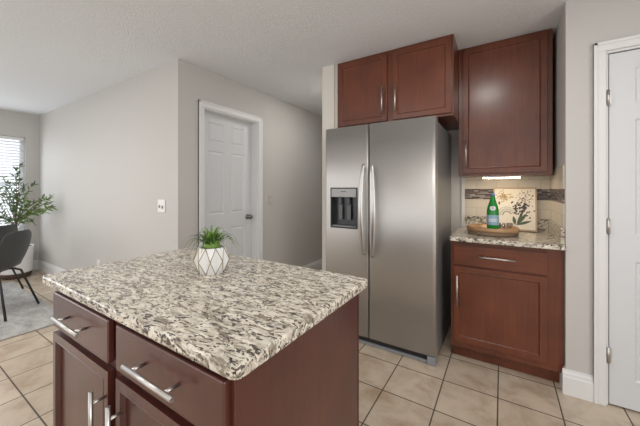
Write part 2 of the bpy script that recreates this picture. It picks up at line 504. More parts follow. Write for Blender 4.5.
while z < WZ1 - 0.06:
    c, s = math.cos(math.radians(52)) * 0.022, math.sin(math.radians(52)) * 0.022
    vs = [sl.verts.new(p_) for p_ in ((XL - 0.032 + c, WY0 + 0.012, z - s), (XL - 0.032 + c, WY1 - 0.012, z - s), (XL - 0.032 - c, WY1 - 0.012, z + s), (XL - 0.032 - c, WY0 + 0.012, z + s))]
    vs2 = [sl.verts.new(v_.co + Vector((0.0015, 0, 0.0012))) for v_ in vs]
    sl.faces.new(vs); sl.faces.new(vs2[::-1])
    for q in range(4): sl.faces.new((vs[q], vs[(q + 1) % 4], vs2[(q + 1) % 4], vs2[q]))
    z += 0.043
obj('slats', sl, SLATM, bl)
obj('bottom_rail', bx(XL - 0.05, XL - 0.015, WY0 + 0.012, WY1 - 0.012, WZ0 + 0.004, WZ0 + 0.018), WHITE, bl)

# tile backsplash on the kitchen wall and the short return wall
def mk_backsplash(name, ax):
    m, nt, p, N, L = new_mat(name)
    tc = N.new('ShaderNodeTexCoord'); s = N.new('ShaderNodeSeparateXYZ'); L.new(tc.outputs['Object'], s.inputs[0])
    U = s.outputs[ax]; Z = s.outputs[2]
    def mth(op, a, b):
        n = N.new('ShaderNodeMath'); n.operation = op
        for i, q in ((0, a), (1, b)):
            if isinstance(q, (int, float)): n.inputs[i].default_value = q
            else: L.new(q, n.inputs[i])
        return n.outputs[0]
    above = mth('GREATER_THAN', Z, 1.2)
    zz = mth('SUBTRACT', mth('SUBTRACT', Z, 1.01), mth('MULTIPLY', above, 0.24 - 0.075 * 2))
    cb = N.new('ShaderNodeCombineXYZ'); L.new(mth('ADD', U, 5.285 if ax == 0 else 5.0), cb.inputs[0]); L.new(mth('ADD', zz, 0.75), cb.inputs[1])
    br = N.new('ShaderNodeTexBrick'); br.offset = 0.5
    for k_, v_ in (('Scale', 1), ('Brick Width', 0.152), ('Row Height', 0.075), ('Mortar Size', 0.0016), ('Mortar Smooth', 0.2), ('Bias', 0)):
        br.inputs[k_].default_value = v_
    br.inputs['Color1'].default_value = (0.66, 0.60, 0.50, 1); br.inputs['Color2'].default_value = (0.72, 0.66, 0.56, 1)
    br.inputs['Mortar'].default_value = (0.50, 0.45, 0.37, 1)
    L.new(cb.outputs[0], br.inputs['Vector'])
    cb2 = N.new('ShaderNodeCombineXYZ'); L.new(mth('ADD', U, 5.0), cb2.inputs[0]); L.new(mth('SUBTRACT', Z, 1.16), cb2.inputs[1])
    b2 = N.new('ShaderNodeTexBrick'); b2.offset = 0.37; b2.offset_frequency = 2; b2.squash = 0.6; b2.squash_frequency = 3
    for k_, v_ in (('Scale', 1), ('Brick Width', 0.062), ('Row Height', 0.0113), ('Mortar Size', 0.0008), ('Mortar Smooth', 0.1), ('Bias', 0)):
        b2.inputs[k_].default_value = v_
    b2.inputs['Color1'].default_value = (0, 0, 0, 1); b2.inputs['Color2'].default_value = (1, 1, 1, 1)
    b2.inputs['Mortar'].default_value = (0.5, 0.5, 0.5, 1)
    L.new(cb2.outputs[0], b2.inputs['Vector'])
    rc = ramp(nt, b2.outputs['Color'], [(0.0, (0.06, 0.042, 0.035)), (0.25, (0.16, 0.11, 0.085)), (0.45, (0.10, 0.085, 0.085)), (0.6, (0.28, 0.24, 0.22)), (0.8, (0.075, 0.05, 0.045)), (0.93, (0.42, 0.37, 0.32))], 'CONSTANT')
    band = mth('MULTIPLY', mth('GREATER_THAN', Z, 1.16), mth('LESS_THAN', Z, 1.25))
    c = mixc(nt, band, br.outputs['Color'], rc.outputs[0])
    L.new(c, p.inputs['Base Color']); p.inputs['Roughness'].default_value = 0.22
    return m
tb = B(); box(tb, -0.285, 0.33, 2.922, 2.9299, 1.009, 1.40)
obj('wall_tile_back', tb, mk_backsplash('backsplash_tile_back', 0), kind='structure')
tb = B(); box(tb, 0.322, 0.3299, 2.335, 2.9215, 1.009, 1.40)
obj('wall_tile_side', tb, mk_backsplash('backsplash_tile_side', 1), kind='structure')
obj('trim_3', bx(-0.312, -0.286, 2.918, 2.9299, 0.88, 1.40), WHITE, kind='structure')

# ------------------------------------------------------------------ cabinets
def inset_door(bm, x0, x1, z0, z1, yf, T=0.019, stile=0.052, slope=0.009, depth=0.009):
    box(bm, x0, x1, yf, yf + T, z0, z1)
    bmesh.ops.recalc_face_normals(bm, faces=bm.faces[:])
    f = min(bm.faces, key=lambda q: q.calc_center_median().y)
    bmesh.ops.inset_region(bm, faces=[f], thickness=stile, depth=0)
    bmesh.ops.inset_region(bm, faces=[f], thickness=slope * 0.35, depth=0.0018)
    bmesh.ops.inset_region(bm, faces=[f], thickness=slope, depth=-depth - 0.0018)
    return bm

def pull(x, z, yface, vertical, parent, L_=0.217):
    bm = B(); h = L_ / 2; q = 0.073; yb = yface - 0.034
    if vertical:
        tube(bm, [(x, yb, z - h), (x, yb, z + h)], 0.0062, 14)
        for s in (-q, q): tube(bm, [(x, yb, z + s), (x, yface, z + s)], 0.0046, 10)
    else:
        tube(bm, [(x - h, yb, z), (x + h, yb, z)], 0.0062, 14)
        for s in (-q, q): tube(bm, [(x + s, yb, z), (x + s, yface, z)], 0.0046, 10)
    return obj('handle', bm, NICKEL, parent, label='brushed nickel bar handle')

def cabinet_body(x0, x1, yframe, yback, z0, z1, openings, mat, parent, ft=0.019):
    """carcass with a face frame; openings leave a dark inside behind the doors"""
    bm = B()
    box(bm, x0, x1, yframe, yback, z0, z1)
    return obj('body', bm, mat, parent, bevel=0.0012)

# island, two cabinet units side by side
YI = 0.385      # front of the drawer fronts
def island_unit(x0, x1, label, hside):
    t = thing('island_cabinet', label, 'cabinet', ((x0 + x1) / 2, 0.7, 0), group='island cabinets')
    bm = B(); box(bm, x0, x1, 0.405, 1.0, 0.10, 0.876)
    obj('body', bm, MAHOG, t)
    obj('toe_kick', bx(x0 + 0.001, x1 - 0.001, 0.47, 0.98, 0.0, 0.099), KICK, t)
    return t
cl = island_unit(-1.440, -0.9545, 'mahogany island cabinet under the far left end of the granite, door pull at its right', 1)
cr = island_unit(-0.9535, -0.475, 'mahogany island cabinet nearest the fridge side, with the smooth brown end panel', -1)
obj('end_panel', bx(-0.4745, -0.456, 0.402, 0.985, 0.0, 0.876), MAHOG, cr, bevel=0.0015)
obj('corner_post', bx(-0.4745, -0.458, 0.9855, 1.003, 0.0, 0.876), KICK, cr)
for t, a, b, hx in ((cl, -1.430, -0.978, -0.998), (cr, -0.929, -0.469, -0.889)):
    dm = B(); box(dm, a, b, YI, YI + 0.019, 0.735, 0.864)
    dr = obj('drawer', dm, MAHOG, t, bevel=0.004)
    pull((a + b) / 2, 0.803, YI, False, dr)
    dd = obj('door', inset_door(B(), a, b, 0.125, 0.713, YI, stile=0.038, slope=0.005, depth=0.013), MAHOG, t, bevel=0.002)
    pull(hx, 0.560, YI, True, dd)

def slab(bm, x0, x1, y0, y1, z0, z1, corners=0.012):
    """stone slab with rounded vertical corners"""
    pts = []
    for cx, cy, a0 in ((x1 - corners, y1 - corners, 0), (x0 + corners, y1 - corners, 90), (x0 + corners, y0 + corners, 180), (x1 - corners, y0 + corners, 270)):
        for k_ in range(6):
            a = math.radians(a0 + 18 * k_)
            pts.append((cx + corners * math.cos(a), cy + corners * math.sin(a)))
    lo = [bm.verts.new((x, y, z0)) for x, y in pts]; hi = [bm.verts.new((x, y, z1)) for x, y in pts]
    bm.faces.new(lo[::-1]); bm.faces.new(hi)
    n = len(pts)
    for i in range(n): bm.faces.new((lo[i], lo[(i + 1) % n], hi[(i + 1) % n], hi[i]))
    return bm
isl = obj('island_countertop', slab(B(), -1.553, -0.430, 0.381, 1.037, 0.8765, 0.908, 0.022), GRANITE, bevel=0.006,
    label='large speckled granite countertop on the kitchen island', cat='countertop', loc=(-1.0, 0.7, 0.8765))

# base cabinet at the back
bc = thing('base_cabinet', 'cherry base cabinet with one drawer and one door beside the fridge', 'cabinet', (0, 2.63, 0))
obj('body', bx(-0.320, 0.327, 2.330, 2.925, 0.100, 0.876), CHERRY, bc, bevel=0.0015)
obj('toe_kick', bx(-0.319, 0.312, 2.400, 2.90, 0.0, 0.0995), CHERRY, bc)
dr = obj('drawer', inset_door(B(), -0.300, 0.243, 0.703, 0.846, 2.3105, stile=0.004, slope=0.006, depth=-0.0015), CHERRYH, bc, bevel=0.002)
pull(-0.029, 0.778, 2.309, False, dr)
dd = obj('door', inset_door(B(), -0.300, 0.243, 0.143, 0.690, 2.3105, stile=0.050), CHERRY, bc, bevel=0.002)
pull(-0.273, 0.52, 2.3105, True, dd)
ct = thing('granite_countertop', 'short speckled granite counter beside the fridge, holding the bottle and print', 'countertop', (0, 2.6, 0.8765))
obj('slab', slab(B(), -0.322, 0.3285, 2.270, 2.928, 0.8765, 0.908, 0.010), GRANITE, ct, bevel=0.003)
obj('splash_strip', bx(-0.285, 0.308, 2.905, 2.9215, 0.9085, 1.0085), GRANITE, ct, bevel=0.002)
obj('splash_strip', bx(0.309, 0.3285, 2.310, 2.9215, 0.9085, 1.0085), GRANITE, ct, bevel=0.002)

# tall wall cabinet
tc_ = thing('wall_cabinet', 'tall single-door cherry wall cabinet hung above the granite counter', 'cabinet', (0.01, 2.77, 1.35))
obj('body', bx(-0.300, 0.305, 2.620, 2.9215, 1.352, 2.394), CHERRY, tc_, bevel=0.0015)
dd = obj('door', inset_door(B(), -0.268, 0.274, 1.374, 2.372, 2.6005, stile=0.052), CHERRY, tc_, bevel=0.002)
pull(-0.243, 1.531, 2.6005, True, dd)
ul = thing('under_cabinet_light', 'slim lit warm light bar under the tall wall cabinet', 'light', (-0.005, 2.68, 1.33))
obj('housing', bx(-0.130, 0.120, 2.640, 2.690, 1.339, 1.3515), WHITE, ul)
EM, nt, p, N, L = new_mat('lit_diffuser')
p.inputs['Emission Color'].default_value = (1, 0.80, 0.54, 1); p.inputs['Emission Strength'].default_value = 30
obj('diffuser', bx(-0.127, 0.117, 2.642, 2.688, 1.334, 1.3388), EM, ul)

# cabinet above the fridge
fc = thing('wall_cabinet', 'deep two-door cherry wall cabinet hung above the fridge', 'cabinet', (-0.785, 2.62, 1.795))
obj('body', bx(-1.274, -0.3015, 2.324, 2.925, 1.795, 2.394), CHERRY, fc, bevel=0.0015)
obj('filler_strip', bx(-1.3045, -1.2745, 2.335, 2.36, 1.795, 2.394), CREAM, fc)
for a, b, hx in ((-1.254, -0.803, -0.834), (-0.752, -0.3145, -0.724)):
    dd = obj('door', inset_door(B(), a, b, 1.814, 2.368, 2.3045, stile=0.052), CHERRY, fc, bevel=0.002)
    pull(hx, 1.982, 2.3045, True, dd)

# ------------------------------------------------------------------ refrigerator
fr = thing('refrigerator', 'tall stainless steel side-by-side refrigerator with water dispenser', 'refrigerator', (-0.845, 2.5, 0))
FX0, FX1, FY = -1.299, -0.391, 2.146
obj('body', bx(FX0 + 0.006, FX1 - 0.006, 2.222, 2.90, 0.04, 1.745), FRIDGESIDE, fr, bevel=0.004, label='grey painted body')
XS = -0.897
# freezer door with a recess for the dispenser
DX0, DX1, DZ0, DZ1 = -1.245, -0.992, 0.922, 1.262
def rounded_door(bm, x0, x1, z0, z1, hole=None):
    """front slightly crowned, built as columns; hole leaves a rectangular gap in the front"""
    xs = [x0 + (x1 - x0) * k_ / 16 for k_ in range(17)]
    zs = [z0, z1]
    if hole:
        xs += [hole[0], hole[1]]; zs += [hole[2], hole[3]]
        xs = sorted(x for x in set(xs) if x in (hole[0], hole[1]) or min(abs(x - hole[0]), abs(x - hole[1])) > 0.008)
        zs = sorted(zs)
    def yf(x):
        t = (x - x0) / (x1 - x0); e = min(t, 1 - t) * (x1 - x0)
        y = FY + 0.004 * (2 * t - 1) ** 2
        if e < 0.012: y += 0.012 - math.sqrt(max(0, 0.012 ** 2 - (0.012 - e) ** 2))
        return y
    xs = sorted(set(xs + [x0 + 0.002, x0 + 0.005, x0 + 0.009, x1 - 0.002, x1 - 0.005, x1 - 0.009]))
    g = [[bm.verts.new((x, yf(x), z)) for x in xs] for z in zs]
    for j in range(len(zs) - 1):
        for i in range(len(xs) - 1):
            if hole and hole[0] - 1e-6 <= xs[i] and xs[i + 1] <= hole[1] + 1e-6 and zs[j] >= hole[2] - 1e-6 and zs[j + 1] <= hole[3] + 1e-6: continue
            f = bm.faces.new((g[j][i], g[j][i + 1], g[j + 1][i + 1], g[j + 1][i])); f.smooth = True
    yb = FY + 0.070
    bk = [[bm.verts.new((x, yb, z)) for x in xs] for z in zs]
    for i in range(len(xs) - 1):
        bm.faces.new((g[-1][i], g[-1][i + 1], bk[-1][i + 1], bk[-1][i])); bm.faces.new((g[0][i], bk[0][i], bk[0][i + 1], g[0][i + 1]))
    for j in range(len(zs) - 1):
        bm.faces.new((g[j][0], g[j + 1][0], bk[j + 1][0], bk[j][0])); bm.faces.new((g[j][-1], bk[j][-1], bk[j + 1][-1], g[j + 1][-1]))
        for i in range(len(xs) - 1): 
            bm.faces.new((bk[j][i], bk[j + 1][i], bk[j + 1][i + 1], bk[j][i + 1]))
    return bm
fl = obj('door', rounded_door(B(), FX0, XS - 0.003, 0.066, 1.765, (DX0, DX1, DZ0, DZ1)), STEEL, fr, label='narrow left freezer door')
frd = obj('door', rounded_door(B(), XS + 0.003, FX1, 0.066, 1.765), STEEL, fr, label='wide right fridge door')
# dispenser
cv = B()
y0 = FY + 0.001; yb = FY + 0.062
def quad(bm, a, b, c, d, mi=0):
    f = bm.faces.new([bm.verts.new(q) for q in (a, b, c, d)]); f.material_index = mi
box(cv, DX0, DX0 + 0.010, FY - 0.003, yb, DZ0, DZ1); box(cv, DX1 - 0.010, DX1, FY - 0.003, yb, DZ0, DZ1)
box(cv, DX0 + 0.010, DX1 - 0.010, FY - 0.003, yb, DZ1 - 0.008, DZ1); box(cv, DX0 + 0.010, DX1 - 0.010, FY - 0.005, yb, DZ0, DZ0 + 0.012)
box(cv, DX0 + 0.010, DX1 - 0.010, yb - 0.006, yb, DZ0 + 0.012, DZ1 - 0.008)
dp = obj('dispenser', cv, DARKPL, fl, bevel=0.002, label='dark recessed ice and water dispenser')
obj('control_panel', bx(DX0 + 0.006, DX1 - 0.006, FY - 0.006, FY + 0.02, 1.180, DZ1 - 0.002), PANELPL, dp, bevel=0.002) if False else None
obj('control_panel', bx(DX0 + 0.011, DX1 - 0.011, FY - 0.004, FY + 0.02, 1.182, DZ1 - 0.009), PANELPL, fl, bevel=0.002, label='grey control panel above the dispenser')
obj('panel_mark', bx(-1.145, -1.095, FY - 0.0048, FY - 0.0041, 1.226, 1.231), DARKPL, fl)
pd = B(); PADDLE = simple('smoky_plastic', (0.10, 0.105, 0.11), 0.3)
for x in (-1.165, -1.085):
    tube(pd, [(x, FY + 0.03, 1.18), (x, FY + 0.028, 1.12)], 0.012, 12)
    box(pd, x - 0.018, x + 0.018, FY + 0.030, FY + 0.038, 0.99, 1.115)
obj('paddle', pd, PADDLE, fl, bevel=0.002, label='grey dispenser paddles')
obj('drip_tray', bx(DX0 + 0.012, DX1 - 0.012, FY + 0.0, FY + 0.05, DZ0 + 0.013, DZ0 + 0.02), FOOT, fl)
# curved handles
for s, par, x, zt, zb in ((-1, fl, XS - 0.034, 1.455, 0.725), (1, frd, XS + 0.036, 1.455, 0.715)):
    bm = B(); n = 28; pts = []; prev = None
    for k_ in range(n + 1):
        t = k_ / n; z = zb + (zt - zb) * t
        a = math.sin(PI * t)
        y = FY - 0.010 - 0.052 * a ** 0.6
        pts.append((x + s * (0.010 if s < 0 else 0.022) * a, y, z, 0.011 + (0.009 if s < 0 else 0.013) * a ** 0.5))
    rings = []
    for (px, py, pz, hw) in pts:
        rings.append([bm.verts.new((px + hw * math.cos(2 * PI * q / 12), py + 0.009 * math.sin(2 * PI * q / 12), pz)) for q in range(12)])
    for a, b in zip(rings, rings[1:]):
        for q in range(12): bm.faces.new((a[q], a[(q + 1) % 12], b[(q + 1) % 12], b[q])).smooth = True
    bm.faces.new(rings[0][::-1]); bm.faces.new(rings[-1])
    box(bm, x - 0.009, x + 0.009, FY - 0.012, FY + 0.003, zt - 0.03, zt + 0.002); box(bm, x - 0.009, x + 0.009, FY - 0.012, FY + 0.003, zb - 0.002, zb + 0.03)
    obj('handle', bm, NICKEL, par, label='curved steel bow handle')
obj('base_grille', bx(FX0 + 0.02, FX1 - 0.045, FY + 0.030, FY + 0.06, 0.012, 0.058), BLACK, fr)
obj('grille_lip', bx(FX0 + 0.02, FX1 - 0.065, FY + 0.012, FY + 0.029, 0.006, 0.022), FOOT, fr)
ft = B(); box(ft, FX1 - 0.062, FX1 - 0.002, FY + 0.0, FY + 0.075, 0.0, 0.060)
obj('foot', ft, FOOT, fr, bevel=0.006, label='grey plastic foot bracket')
ft = B(); box(ft, FX0 + 0.002, FX0 + 0.03, FY + 0.0, FY + 0.075, 0.0, 0.060); obj('foot', ft, FOOT, fr, bevel=0.006)
obj('hinge_cover', bx(FX1 - 0.07, FX1 - 0.01, FY + 0.05, FY + 0.16, 1.7455, 1.764), FRIDGESIDE, fr) if False else None

# ------------------------------------------------------------------ things on the island
PX, PY = -1.013, 0.772
pl = thing('potted_air_plant', 'small spiky green plant in a white faceted pot with bronze lines, on the island', 'plant', (PX, PY, 0.908))
n = 9; bm = B(); gl = B()
ph = 0.30
def ring(r, z, o): return [Vector((PX + r * math.cos(ph + 2 * PI * (q + o) / n), PY + r * math.sin(ph + 2 * PI * (q + o) / n), z)) for q in range(n)]
A_, B_, C_ = ring(0.052, 0.9085, 0), ring(0.070, 0.962, 0.5), ring(0.055, 1.013, 0)
Ci = ring(0.048, 1.010, 0)
Ct = [c + Vector((0, 0, -0.018)) for c in Ci]
def vv(lst): return [bm.verts.new(q) for q in lst]
a, b, c, ci, ctt = vv(A_), vv(B_), vv(C_), vv(Ci), vv(Ct)
for q in range(n):
    k_ = (q - 1) % n; nx = (q + 1) % n
    bm.faces.new((a[q], b[q], c[q])); bm.faces.new((a[q], c[q], b[k_]))
    bm.faces.new((a[q], a[nx], b[q])); bm.faces.new((c[q], b[q], c[nx]))
    bm.faces.new((c[q], c[nx], ci[nx], ci[q])); bm.faces.new((ci[q], ci[nx], ctt[nx], ctt[q]))
    tube(gl, [A_[q], B_[q]], 0.0015, 6); tube(gl, [A_[q], B_[k_]], 0.0015, 6)
    tube(gl, [C_[q], B_[q]], 0.0015, 6); tube(gl, [C_[q], B_[k_]], 0.0015, 6)
bm.faces.new(a); 
f = bm.faces.new(ctt)
obj('pot', bm, POTW, pl)
obj('line_pattern', gl, GOLD, pl, label='bronze diamond lines on the pot')

def strap_leaf(bm, base, direc, length, up, droop, wdt, mi=0, seg=9):
    """arched strap leaf; direc horizontal unit vector"""
    d = Vector((direc[0], direc[1], 0)).normalized(); side = Vector((-d.y, d.x, 0))
    prevL = prevR = prevM = None
    for k_ in range(seg + 1):
        t = k_ / seg
        p_ = Vector(base) + d * (length * t * (0.55 + 0.45 * t) if up > length else length * t) + Vector((0, 0, up * math.sin(min(1.0, t * 1.0) * PI * 0.62) - droop * t ** 2.2))
        w_ = wdt * (1 - t) ** 0.6 * (0.75 + 0.5 * math.sin(PI * min(1, t * 1.6)) * 0.5) + 0.0002
        Lv = bm.verts.new(p_ + side * w_ + Vector((0, 0, w_ * 0.35))); Rv = bm.verts.new(p_ - side * w_ + Vector((0, 0, w_ * 0.35))); Mv = bm.verts.new(p_)
        if prevL:
            for fv in ((prevL, prevM, Mv, Lv), (prevM, prevR, Rv, Mv)):
                f_ = bm.faces.new(fv); f_.material_index = mi; f_.smooth = True
        prevL, prevR, prevM = Lv, Rv, Mv
bm = B(); rnd = random.Random(5)
for q in range(58):
    an = 2 * PI * q * 0.381966 + rnd.uniform(-0.2, 0.2); t = q / 58
    ln = 0.030 + 0.088 * t + rnd.uniform(-0.008, 0.012); up = 0.092 - 0.020 * t + rnd.uniform(-0.014, 0.012)
    strap_leaf(bm, (PX + 0.010 * math.cos(an), PY + 0.010 * math.sin(an), 1.002), (math.cos(an), math.sin(an)), ln, up, 0.010 + 0.062 * t, 0.0060 - 0.0012 * t, 1 if (q < 22 or q % 5 == 0) else 0)
lathe(bm, [(0.004, 0.996), (0.030, 1.0), (0.034, 1.015), (0.028, 1.032), (0.012, 1.042)], PX, PY, 14, 1, True)
obj('foliage', bm, [LEAF, LEAF2], pl)

# ------------------------------------------------------------------ things on the short counter
TX, TY = -0.064, 2.560
WOODL = mk_wood('light_tray_wood', (0.30, 0.16, 0.08), (0.42, 0.25, 0.13), (0.52, 0.33, 0.18), True, 0.45)
def mk_wicker():
    m, nt, p, N, L = new_mat('woven_wicker')
    wv = N.new('ShaderNodeTexWave'); wv.wave_type = 'BANDS'; wv.bands_direction = 'DIAGONAL'; wv.inputs['Scale'].default_value = 38; wv.inputs['Distortion'].default_value = 2.5
    tc = N.new('ShaderNodeTexCoord'); L.new(tc.outputs['Object'], wv.inputs['Vector'])
    r = ramp(nt, wv.outputs['Fac'], [(0.1, (0.10, 0.06, 0.035)), (0.6, (0.38, 0.27, 0.17))])
    L.new(r.outputs[0], p.inputs['Base Color']); p.inputs['Roughness'].default_value = 0.7
    b = N.new('ShaderNodeBump'); b.inputs['Strength'].default_value = 0.8; b.inputs['Distance'].default_value = 0.004
    L.new(wv.outputs['Fac'], b.inputs['Height']); L.new(b.outputs[0], p.inputs['Normal'])
    return m
tr_ = thing('round_tray', 'round wooden tray with a woven base under the green bottle', 'tray', (TX, TY, 0.9085))
obj('woven_base', lathe(B(), [(0.158, 0.909), (0.168, 0.916), (0.166, 0.924), (0.170, 0.930), (0.166, 0.936), (0.150, 0.937)], TX, TY, 48, 0, True), mk_wicker(), tr_, smooth=True)
obj('rim', lathe(B(), [(0.02, 0.9375), (0.166, 0.9375), (0.172, 0.945), (0.172, 0.962), (0.167, 0.966), (0.162, 0.962), (0.160, 0.944), (0.02, 0.944)], TX, TY, 48, 0, True), WOODL, tr_)

BXc = at(492.8, 225, 2.20)
bxx, byy = BXc.x, BXc.y
GREEN = simple('green_glass', (0.02, 0.30, 0.045), 0.06, 0, Transmission_Weight=0.15, IOR=1.45)
LABEL = simple('pale_blue_label', (0.30, 0.47, 0.62), 0.5)
LABELW = simple('white_label', (0.75, 0.80, 0.82), 0.5)
CAPB = simple('blue_cap', (0.12, 0.22, 0.42), 0.35, 0.3)
REDM = simple('red_ink', (0.55, 0.03, 0.03), 0.5)
bt = thing('water_bottle', 'green glass sparkling water bottle with a pale blue label, on the tray', 'bottle', (bxx, byy, 0.9445))
zb = 0.9445
obj('glass', lathe(B(), [(0.034, zb), (0.0385, zb + 0.006), (0.040, zb + 0.02), (0.040, zb + 0.12), (0.039, zb + 0.15), (0.033, zb + 0.18), (0.024, zb + 0.205), (0.017, zb + 0.228), (0.0145, zb + 0.245), (0.0145, zb + 0.252)], bxx, byy, 32, 0, True), GREEN, bt, smooth=True)
lb = obj('label', lathe(B(), [(0.0404, zb + 0.035), (0.0408, zb + 0.036), (0.0408, zb + 0.108), (0.0404, zb + 0.109)], bxx, byy, 32, 0, False, False), LABEL, bt, smooth=True, label='pale blue paper label')
obj('cap', lathe(B(), [(0.0150, zb + 0.2525), (0.0158, zb + 0.2535), (0.0158, zb + 0.270), (0.0140, zb + 0.273)], bxx, byy, 20, 0, True), CAPB, bt, label='blue cap')
def curved_patch(bm, cang, r, hw, z0, z1, ell=False, mi=0, n=10, m=8):
    """patch wrapped on a cylinder round the bottle"""
    g = []
    for j in range(m + 1):
        z = z0 + (z1 - z0) * j / m
        q = math.sqrt(max(0, 1 - (2 * j / m - 1) ** 2)) if ell else 1
        rr = r(z) if callable(r) else r
        g.append([bm.verts.new((bxx + rr * math.cos(cang + hw * q * (2 * i / n - 1) / rr), byy + rr * math.sin(cang + hw * q * (2 * i / n - 1) / rr), z)) for i in range(n + 1)])
    for j in range(m):
        for i in range(n):
            f = bm.faces.new((g[j][i], g[j][i + 1], g[j + 1][i + 1], g[j + 1][i])); f.material_index = mi
cang = math.atan2(-byy, -bxx)
nb = B(); curved_patch(nb, cang, lambda z: 0.0395 - max(0, (z - zb - 0.15)) * 0.27 + 0.0012, 0.020, zb + 0.142, zb + 0.182, True)
obj('neck_label', nb, LABELW, bt, label='pale oval neck label')
# star and wordmark on the label
st = B(); d_ = Vector((math.cos(cang), math.sin(cang), 0)); sd = Vector((-d_.y, d_.x, 0))
cen = Vector((bxx, byy, zb + 0.163)) + d_ * 0.0406
vs = []
for q in range(10):
    r_ = 0.007 if q % 2 == 0 else 0.003
    vs.append(st.verts.new(cen + sd * r_ * math.sin(2 * PI * q / 10) + Vector((0, 0, r_ * math.cos(2 * PI * q / 10)))))
st.faces.new(vs)
obj('star_mark', st, REDM, bt, label='small red star')
wt = B(); curved_patch(wt, cang, 0.0411, 0.030, zb + 0.060, zb + 0.082)
obj('label_band', wt, LABELW, lb)
tcu = bpy.data.curves.new('wordmark', 'FONT'); tcu.body = 'S.PELLEGRINO'; tcu.size = 0.0105; tcu.align_x = 'CENTER'; tcu.align_y = 'CENTER'; tcu.extrude = 0.0001
to = bpy.data.objects.new('wordmark_tmp', tcu); COL.objects.link(to)
dg = bpy.context.evaluated_depsgraph_get()
me = bpy.data.meshes.new_from_object(to.evaluated_get(dg)); bpy.data.objects.remove(to)
tb_ = B(); tb_.from_mesh(me); bpy.data.meshes.remove(me)
for v_ in tb_.verts:
    x_, z_, e_ = v_.co.x, v_.co.y, v_.co.z
    an = cang + x_ / 0.0413
    rr = 0.0413 + e_
    v_.co = Vector((bxx + rr * math.cos(an), byy + rr * math.sin(an), zb + 0.071 + z_))
obj('wordmark', tb_, CAPB, lb)

# small glasses
CG = simple('clear_glass', (0.95, 0.97, 0.98), 0.03, 0, Transmission_Weight=0.9, IOR=1.45)
g1 = None
for (u, lab) in ((502.0, 'small clear glass on the tray just right of the green bottle'), (509.5, 'small clear glass on the tray rim side farthest right of the bottle')):
    p_ = at(u, 226, 2.24)
    bm = lathe(B(), [(0.018, 0.9445), (0.0205, 0.946), (0.0225, 0.985), (0.0212, 0.985), (0.0190, 0.951), (0.001, 0.950)], p_.x, p_.y, 20)
    obj('drinking_glass', bm, CG, label=lab, cat='glass', group='small glasses on the tray', loc=(p_.x, p_.y, 0.9445), smooth=True)

# framed botanical print, leaning on the tile
FRW = simple('pale_wood_frame', (0.50, 0.39, 0.29), 0.5)
PAPER = simple('cream_paper', (0.80, 0.76, 0.69), 0.8)
INK = [simple('ink_ochre', (0.52, 0.38, 0.18), 0.8), simple('ink_mauve', (0.30, 0.19, 0.20), 0.8), simple('ink_charcoal', (0.075, 0.075, 0.07), 0.8), simple('ink_sage', (0.10, 0.14, 0.10), 0.8), simple('ink_grey', (0.25, 0.25, 0.23), 0.8)]
fx0_, fx1_ = -0.062, 0.236; fh = 0.355
pf = thing('framed_print', 'square pale-framed botanical leaf print leaning on the backsplash', 'picture', ((fx0_ + fx1_) / 2, 2.842, 0.9112))
pf.rotation_euler = (math.radians(-9.0), 0, 0)
# local: x centred, z up, front towards -y
hw = (fx1_ - fx0_) / 2
def loc_box(bm, *a): return box(bm, *a)
fb = B(); s_ = 0.012
box(fb, -hw, hw, -0.012, 0.012, 0, s_); box(fb, -hw, hw, -0.012, 0.012, fh - s_, fh)
box(fb, -hw, -hw + s_, -0.012, 0.012, s_, fh - s_); box(fb, hw - s_, hw, -0.012, 0.012, s_, fh - s_)
obj('frame', fb, FRW, pf, local=True, bevel=0.001)
art = bx(-hw + s_, hw - s_, -0.004, 0.008, s_, fh - s_); yy = -0.0044
def leafshape(cx, cz, ang, ln, wd, mi):
    vs = []
    m_ = 8
    ca, sa = math.cos(ang), math.sin(ang)
    up = [(ln * k_ / m_, wd * math.sin(PI * k_ / m_)) for k_ in range(m_ + 1)]
    dn = [(x, -y) for x, y in up[1:-1]][::-1]
    for x, y in up + dn: vs.append(art.verts.new((cx + x * ca - y * sa, yy, cz + x * sa + y * ca)))
    art.faces.new(vs).material_index = mi + 1
rnd = random.Random(11)
for q in range(60):   # ochre flowers, upper left
    a_ = rnd.uniform(0, 2 * PI); cx = -0.075 + rnd.gauss(0, 0.022); cz = 0.275 + rnd.gauss(0, 0.018)
    leafshape(cx, cz, a_, 0.018, 0.004, 0)
for q in range(60):   # mauve sprigs, upper right
    cx = 0.075 + rnd.gauss(0, 0.028); cz = 0.265 + rnd.gauss(0, 0.028)
    if abs(cx) < 0.125 and cz < 0.33: leafshape(cx, cz, rnd.uniform(0.3, 1.4), 0.011, 0.0035, 1)
for q in range(14):   # grey radiating sprig, left middle
    a_ = math.radians(20 + q * 12.5)
    for k_ in range(3):
        r_ = 0.022 + 0.018 * k_
        leafshape(-0.052 + r_ * math.cos(a_), 0.125 + r_ * math.sin(a_), a_, 0.015, 0.003, 4)
for q in range(75):   # dark leaves on stems, centre to right
    cx = 0.045 + rnd.gauss(0, 0.036); cz = 0.180 + rnd.gauss(0, 0.032)
    if -0.05 < cx < 0.125 and cz < 0.26: leafshape(cx, cz, rnd.uniform(-0.2, 1.9), 0.019, 0.0055, 2)
for (cx, cz, an, ln, wd) in ((0.012, 0.045, 0.95, 0.125, 0.013), (0.008, 0.045, 0.35, 0.115, 0.011), (0.005, 0.045, 1.75, 0.075, 0.012), (0.015, 0.060, 1.15, 0.12, 0.008)):
    leafshape(cx, cz, an, ln, wd, 3)
leafshape(-0.108, 0.205, 1.5, 0.035, 0.007, 2)
obj('print', art, [PAPER] + INK, pf, local=True, label='cream paper with ochre, mauve and dark green leaf shapes')

